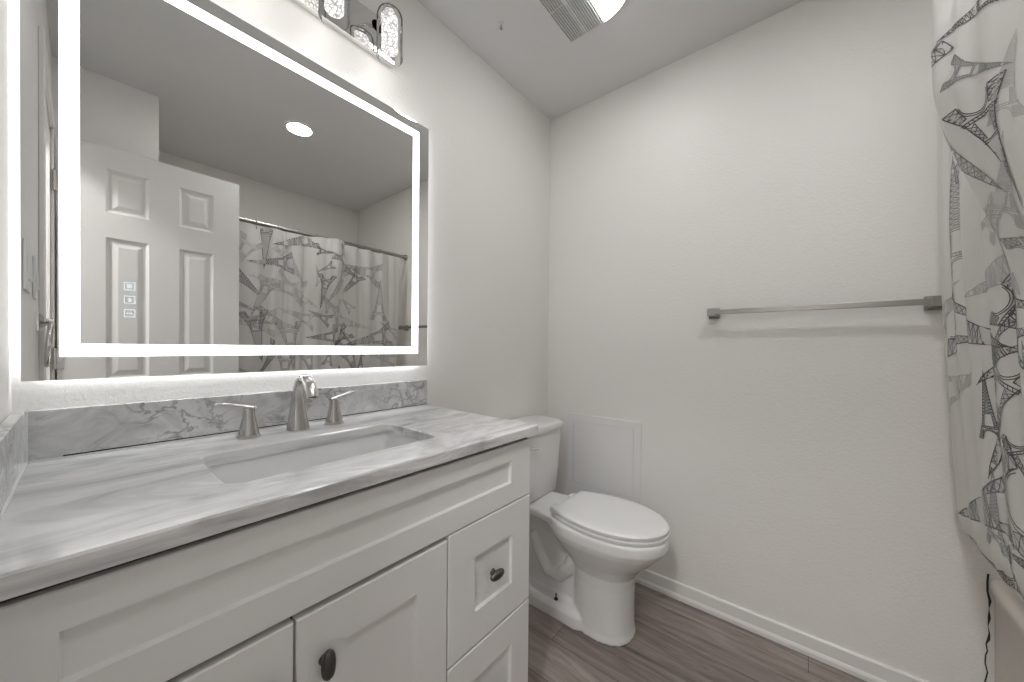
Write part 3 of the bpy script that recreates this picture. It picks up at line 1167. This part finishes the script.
# ------------------------------------------------------------------ bathtub
tub = thing('bathtub', 'cream bathtub with rounded rim behind the shower curtain', 'bathtub', (-.735, -1.94, 0))
TZR = .462
tx0, tx1, ty0, ty1 = XW + .002, -.002, YB + .002, YW - .006
def tr_ring(z, d, r, rf=None):
    return [V(x, y, z) for x, y in rrect(tx0 + d, tx1 - d, ty0 + d, ty1 - d, r, 6)]
b = MB()
def apron(z, dy):
    return [V(x, y, z) for x, y in rrect(tx0, tx1, ty0, ty1 - dy, .002, 6)]
b.loft([apron(0.001, .014), apron(TZR - .055, .010), apron(TZR - .045, .0), apron(TZR - .018, .0), apron(TZR - .006, .005), apron(TZR, .016),
        tr_ring(TZR, .065, .10), tr_ring(TZR - .010, .078, .11), tr_ring(TZR - .10, .095, .12), tr_ring(.13, .13, .13), tr_ring(.09, .17, .12)])
b.build('shell', 'tub', tub, True, 55)
# blackened open joint where the tub meets the towel wall
random.seed(5)
b = MB()
zs_ = [TZR + .003]
pts = []
z = TZR + .006
while z > .02:
    pts.append((YW + random.uniform(-.004, .003) - .004, z, random.choice((.0005, .0015, .0025, .003)) if z < TZR - .05 else .0022))
    z -= random.uniform(.012, .028)
rings = [[V(-.0012, y - w_, z), V(-.0006, y - w_, z), V(-.0006, y + w_, z), V(-.0012, y + w_, z)] for y, z, w_ in pts]
b.loft(rings)
o = b.build('open_joint', 'mould', tub)
o['label'] = 'blackened broken caulk joint against the wall'

# ------------------------------------------------------------------ curtain rod, rings, curtain
RODY, RODZ = -1.483, 1.862
rod = thing('curtain_rod', 'dark steel shower curtain rod running between the walls above the tub', 'curtain rod', (XW / 2, RODY, RODZ))
b = MB()
b.tube([(XW + .003, RODY, RODZ), (-.003, RODY, RODZ)], .0125, 16)
b.build('tube', 'bar', rod, True)
for x, s in ((-.0005, -1),):
    b = MB()
    b.lathe([(.023, 0), (.023, s * .006), (.020, s * .010), (.017, s * .013), (.016, s * .03), (.013, s * .032)], (x, RODY, RODZ), 28, 'x')
    b.build('flange', 'bar', rod, True)
#CURT0
U0 = -.09           # curtain edge by the towel wall
CURT_U = 1.34
ARC = []
# hanging profile: (length down from the header, y, z); the foot is tucked over the tub rim
PROF = [(0, -1.446, 1.838), (.40, -1.452, 1.438), (.85, -1.474, .988), (1.19, -1.496, .648), (1.24, -1.511, .600), (1.30, -1.547, .552), (1.36, -1.586, .508),
        (1.40, -1.618, .484), (1.44, -1.652, .470)]
VL = PROF[-1][0]
def smooth01(t):
    t = min(1, max(0, t))
    return t * t * (3 - 2 * t)
def curt(w, v, off=0.0):
    """w = distance along the cloth from the wall edge, v = distance down"""
    w = min(max(w, 0), 9.9)
    i = 0
    if ARC:
        k = w / .004
        i = min(int(k), len(ARC) - 2)
        u = ARC[i] + (ARC[i + 1] - ARC[i]) * min(1, k - i)
    else:
        u = w
    v = min(max(v, 0), VL)
    for a_, c_ in zip(PROF, PROF[1:]):
        if v <= c_[0]:
            break
    t = (v - a_[0]) / (c_[0] - a_[0])
    y = a_[1] + (c_[1] - a_[1]) * t
    z = a_[2] + (c_[2] - a_[2]) * t
    f = 1 - min(1, v / 1.24)              # 1 at the header, 0 where it meets the tub
    x = U0 - u
    near_door = smooth01((u - .86) / .12)
    ph = .5 * math.sin(1.9 * v + 2.2 * u)
    amp = (.004 + .010 * f) * smooth01(u / .12) * (1 - .55 * near_door)
    fold = amp * math.sin(2 * math.pi * u / .121 + ph)
    fold += .0035 * f * math.sin(2 * math.pi * u / .052 + 1.3 + 2.0 * v) * (1 - near_door)
    fold += .006 * math.sin(2 * math.pi * u / .29 + .8 + 1.3 * v) * smooth01(u / .2) * (.25 + .75 * f) * (1 - near_door)
    # the sheet billows into the room between two hooks
    fold += .104 * math.exp(-((u - .54) / .085) ** 2) * (1 - smooth01((v - .16) / .46))
    fold -= .030 * near_door
    if v > 1.40:
        fold *= .2
    x += .6 * amp * math.sin(2 * math.pi * u / .121 + ph + 1.3)
    return V(x, y + fold + off, z + off * (1.2 if v > 1.2 else 0))
def build_arc():
    tab, acc, nxt = [0.0], 0.0, .004
    prev = curt(0, .16)
    for k in range(1, 5001):
        u = CURT_U * k / 5000
        q = curt(u, .16)
        acc += math.sqrt((q[0] - prev[0]) ** 2 + (q[1] - prev[1]) ** 2)
        prev = q
        while acc >= nxt:
            tab.append(u)
            nxt += .004
    return tab
ARC = build_arc()
CURT_W = (len(ARC) - 1) * .004
#CURT1

b = MB()
NU, NZ = 380, 84
grid = [[b.bm.verts.new(curt(CURT_W * i / NU, VL * k / NZ)) for k in range(NZ + 1)] for i in range(NU + 1)]
for i in range(NU):
    for k in range(NZ):
        b.bm.faces.new((grid[i][k], grid[i + 1][k], grid[i + 1][k + 1], grid[i][k + 1]))

# --- the print: sketched lattice towers scattered at all angles
def ink_line(pts, wd, mi):
    """pts in (u, z); a thin ribbon lying on the vinyl's room side"""
    dense = []
    for p, q in zip(pts, pts[1:]):
        n = max(1, int(math.hypot(q[0] - p[0], q[1] - p[1]) / .011))
        for k in range(n):
            dense.append((p[0] + (q[0] - p[0]) * k / n, p[1] + (q[1] - p[1]) * k / n))
    dense.append(pts[-1])
    prev = None
    for i, p in enumerate(dense):
        a, c_ = dense[max(0, i - 1)], dense[min(len(dense) - 1, i + 1)]
        dx, dz = c_[0] - a[0], c_[1] - a[1]
        l_ = math.hypot(dx, dz) or 1
        nx, nz = -dz / l_ * wd / 2, dx / l_ * wd / 2
        ok = .001 < p[0] < CURT_W - .001 and 0.001 < p[1] < VL - .001
        if not ok:
            prev = None
            continue
        e1 = (min(max(p[0] + nx, 0), CURT_W), min(max(p[1] + nz, 0), VL))
        e2 = (min(max(p[0] - nx, 0), CURT_W), min(max(p[1] - nz, 0), VL))
        cur = (b.bm.verts.new(curt(*e1, .0012)), b.bm.verts.new(curt(*e2, .0012)))
        if prev:
            b.bm.faces.new((prev[0], prev[1], cur[1], cur[0])).material_index = mi
        prev = cur

def half_w(t):
    """half width of the tower's outline at height t (0 foot, 1 tip)"""
    if t < .17:
        return .26 - .60 * t
    if t < .38:
        return .145 - .30 * (t - .17)
    return max(.008, .080 * (1 - (t - .38) / .62) ** 1.15 + .006)

def fill_quad(a, c_, d_, e_, mi):
    """pale wash inside a leg"""
    n = 4
    for i in range(n):
        f0, f1 = i / n, (i + 1) / n
        q = []
        for (p, r, f) in ((a, e_, f0), (c_, d_, f0), (c_, d_, f1), (a, e_, f1)):
            q.append((p[0] + (r[0] - p[0]) * f, p[1] + (r[1] - p[1]) * f))
        if all(.001 < x < CURT_W - .001 and 0.001 < z < VL - .001 for x, z in q):
            b.bm.faces.new([b.bm.verts.new(curt(x, z, .0007)) for x, z in q]).material_index = mi

def tower(bu, bz, tu, tz, ink):
    h = math.hypot(tu - bu, tz - bz)
    ay = ((tu - bu) / h, (tz - bz) / h)
    ax = (ay[1], -ay[0])
    def P(x, t):
        return (bu + (ax[0] * x + ay[0] * t) * h, bz + (ax[1] * x + ay[1] * t) * h)
    mi = 1 + ink
    wd = (.0018, .0021, .0025)[ink] * (.7 + h)
    thin = wd * .6
    ts = [0, .04, .08, .12, .17, .22, .28, .33, .38, .45, .52, .6, .7, .8, .9]
    for s in (-1, 1):
        ink_line([P(s * half_w(t), t) for t in ts] + [P(0, .97)], wd, mi)
        # inner line of the lower legs
        ink_line([P(s * (.135 - .25 * t), t) for t in (0, .05, .10, .135)], wd * .8, mi)
        ink_line([P(s * .26, 0), P(s * .135, 0)], wd, mi)
        # legs' lattice
        for k in range(3):
            t0, t1 = k * .045, (k + 1) * .045
            ink_line([P(s * half_w(t0), t0), P(s * (.135 - .25 * t1), t1)], thin, mi)
            ink_line([P(s * (.135 - .25 * t0), t0), P(s * half_w(t1), t1)], thin, mi)
            ink_line([P(s * half_w(t1), t1), P(s * (.135 - .25 * t1), t1)], thin, mi)
        # second storey legs
        ink_line([P(s * (.075 - .12 * (t - .2)), t) for t in (.2, .28, .36)], thin, mi)
        for k in range(4):
            t0, t1 = .20 + k * .04, .20 + (k + 1) * .04
            ink_line([P(s * half_w(t0), t0), P(s * (.075 - .12 * (t1 - .2)), t1)], thin, mi)
            ink_line([P(s * (.075 - .12 * (t0 - .2)), t0), P(s * half_w(t1), t1)], thin, mi)
        fill_quad(P(s * .255, .002), P(s * .137, .002), P(s * .105, .125), P(s * half_w(.125), .125), 4)
        fill_quad(P(s * half_w(.2), .2), P(s * .075, .2), P(s * .056, .36), P(s * half_w(.36), .36), 4)
    # arch between the feet
    for rr in (.135, .118):
        ink_line([P(rr * math.cos(R(q)), .015 + (rr * 1.0) * math.sin(R(q))) for q in range(0, 181, 15)], wd * .8, mi)
    # platforms
    for t, g_ in ((.165, .012), (.19, .014), (.375, .012), (.395, .012)):
        hw = half_w(t) + g_
        ink_line([P(-hw, t), P(hw, t)], wd, mi)
    ink_line([P(-half_w(.178) - .012, .165), P(-half_w(.178) - .012, .19)], wd, mi)
    ink_line([P(half_w(.178) + .012, .165), P(half_w(.178) + .012, .19)], wd, mi)
    for k in range(9):
        f0 = -1 + 2 * k / 9
        hw = half_w(.178)
        ink_line([P(hw * f0, .165), P(hw * (f0 + .11), .19)], thin, mi)
    # upper lattice
    tt = [.395 + .046 * k for k in range(11)]
    for k, (t0, t1) in enumerate(zip(tt, tt[1:])):
        h0, h1 = half_w(t0), half_w(t1)
        ink_line([P(-h0, t0), P(h1, t1)], thin, mi)
        ink_line([P(h0, t0), P(-h1, t1)], thin, mi)
        ink_line([P(-h1, t1), P(h1, t1)], thin, mi)
    fill_quad(P(-half_w(.40), .40), P(half_w(.40), .40), P(half_w(.85), .85), P(-half_w(.85), .85), 4)
    ink_line([P(-.022, .90), P(.022, .90)], wd, mi)
    ink_line([P(0, .90), P(0, 1.0)], wd, mi)

shown = [(0.76, 0.09, 0.64, 0.097, 2),
         (0.658, 0.175, 0.76, 0.233, 1),
         (0.692, 0.246, 0.72, 0.473, 2),
         (0.171, 0.181, 0.547, 0.142, 1),
         (0.183, 0.519, 0.174, 0.201, 1),
         (0.063, 0.629, 0.479, 0.713, 2),
         (0.633, 0.551, 0.812, 0.486, 1),
         (0.341, 0.921, 0.334, 0.765, 2),
         (0.461, 0.733, 0.325, 1.012, 2),
         (0.492, 1.018, 0.02, 1.18, 2),
         (0.325, 1.167, 0.341, 0.986, 1),
         (0.322, 1.284, 0.048, 1.226, 2),
         (-0.066, 0.856, 0.288, 0.772, 0),
         (0.732, 0.318, 0.766, 0.181, 0),
         (0.637, 0.48, 0.732, 0.337, 0),
         (-0.02, 0.629, 0.18, 0.532, 0),
         (-0.076, 1.083, -0.131, 1.005, 1),
         (0.649, 0.856, 0.621, 0.7, 1),
         (0.421, 0.467, 0.532, 0.35, 0)]
# the upright one by the wall is wider than tall in the photo: keep as drawn
for t_ in shown:
    tower(*t_)
random.seed(11)
placed = [((t_[0] + t_[2]) / 2, (t_[1] + t_[3]) / 2) for t_ in shown]
tries = 0
while tries < 900:
    tries += 1
    u = random.uniform(.42, CURT_W)
    z = random.uniform(.04, 1.3)
    if min(math.hypot(u - p[0], z - p[1]) for p in placed) < .125:
        continue
    placed.append((u, z))
    h = random.uniform(.22, .36)
    q = random.uniform(-1.9, 1.9)
    tower(u - math.sin(q) * h / 2, z - math.cos(q) * h / 2, u + math.sin(q) * h / 2, z + math.cos(q) * h / 2, random.choice((0, 1, 2, 2)))
# hem and top band
curtain = b.build('shower_curtain', ['vinyl', 'ink0', 'ink1', 'ink2', 'ink_wash'] if 'ink_wash' in M else ['vinyl', 'ink0', 'ink1', 'ink2', 'ink0'], None, True, 180)
tag(curtain, 'frosted vinyl shower curtain printed with grey sketched lattice towers', 'shower curtain')

# curtain hooks on the rod
def ring_mesh():
    b = MB()
    rings = []
    for k in range(33):
        q = 2 * math.pi * k / 32
        c_ = V(0, .020 * math.sin(q), -.013 + .030 * math.cos(q))
        t_ = V(0, math.cos(q), -math.sin(q))
        rings.append(sq_ring(c_, .0016, .0016, (1, 0, 0), V(1, 0, 0).cross(t_), 8, 2))
    b.loft(rings, cap0=False, cap1=False)
    return b
first = None
order = ['first', 'second', 'third', 'fourth', 'fifth', 'sixth', 'seventh', 'eighth', 'ninth', 'tenth', 'eleventh', 'twelfth']
for k in range(12):
    x = U0 - .03 - k * .116
    if first is None:
        first = ring_mesh().build('curtain_ring', 'bar', None, True, levelled=False)
        o = first
    else:
        o = first.copy()
        C.objects.link(o)
    o.location = (x, RODY, level(RODZ))
    tag(o, 'thin metal curtain ring on the rod, %s from the towel wall' % order[k], 'curtain ring', 'rings along the curtain rod')

# ------------------------------------------------------------------ unseen lamp added in the hall, brightening the room through the doorway
hl = thing('hall_fill_lamp', 'unseen round ceiling lamp added in the hall to brighten the room', 'ceiling light', (-2.45, -1.1, HC))
b = MB()
b.lathe([(.16, -.0005), (.16, -.02), (.15, -.025)], (-2.45, -1.1, HC), 32, cap1=True)
b.build('pan', 'plastic', hl, True)
b = MB()
b.lathe([(.148, -.026), (.145, -.045), (.11, -.075), (.05, -.09), (.0, -.092)], (-2.45, -1.1, HC), 32, cap1=False)
b.build('diffuser', 'hall', hl, True)
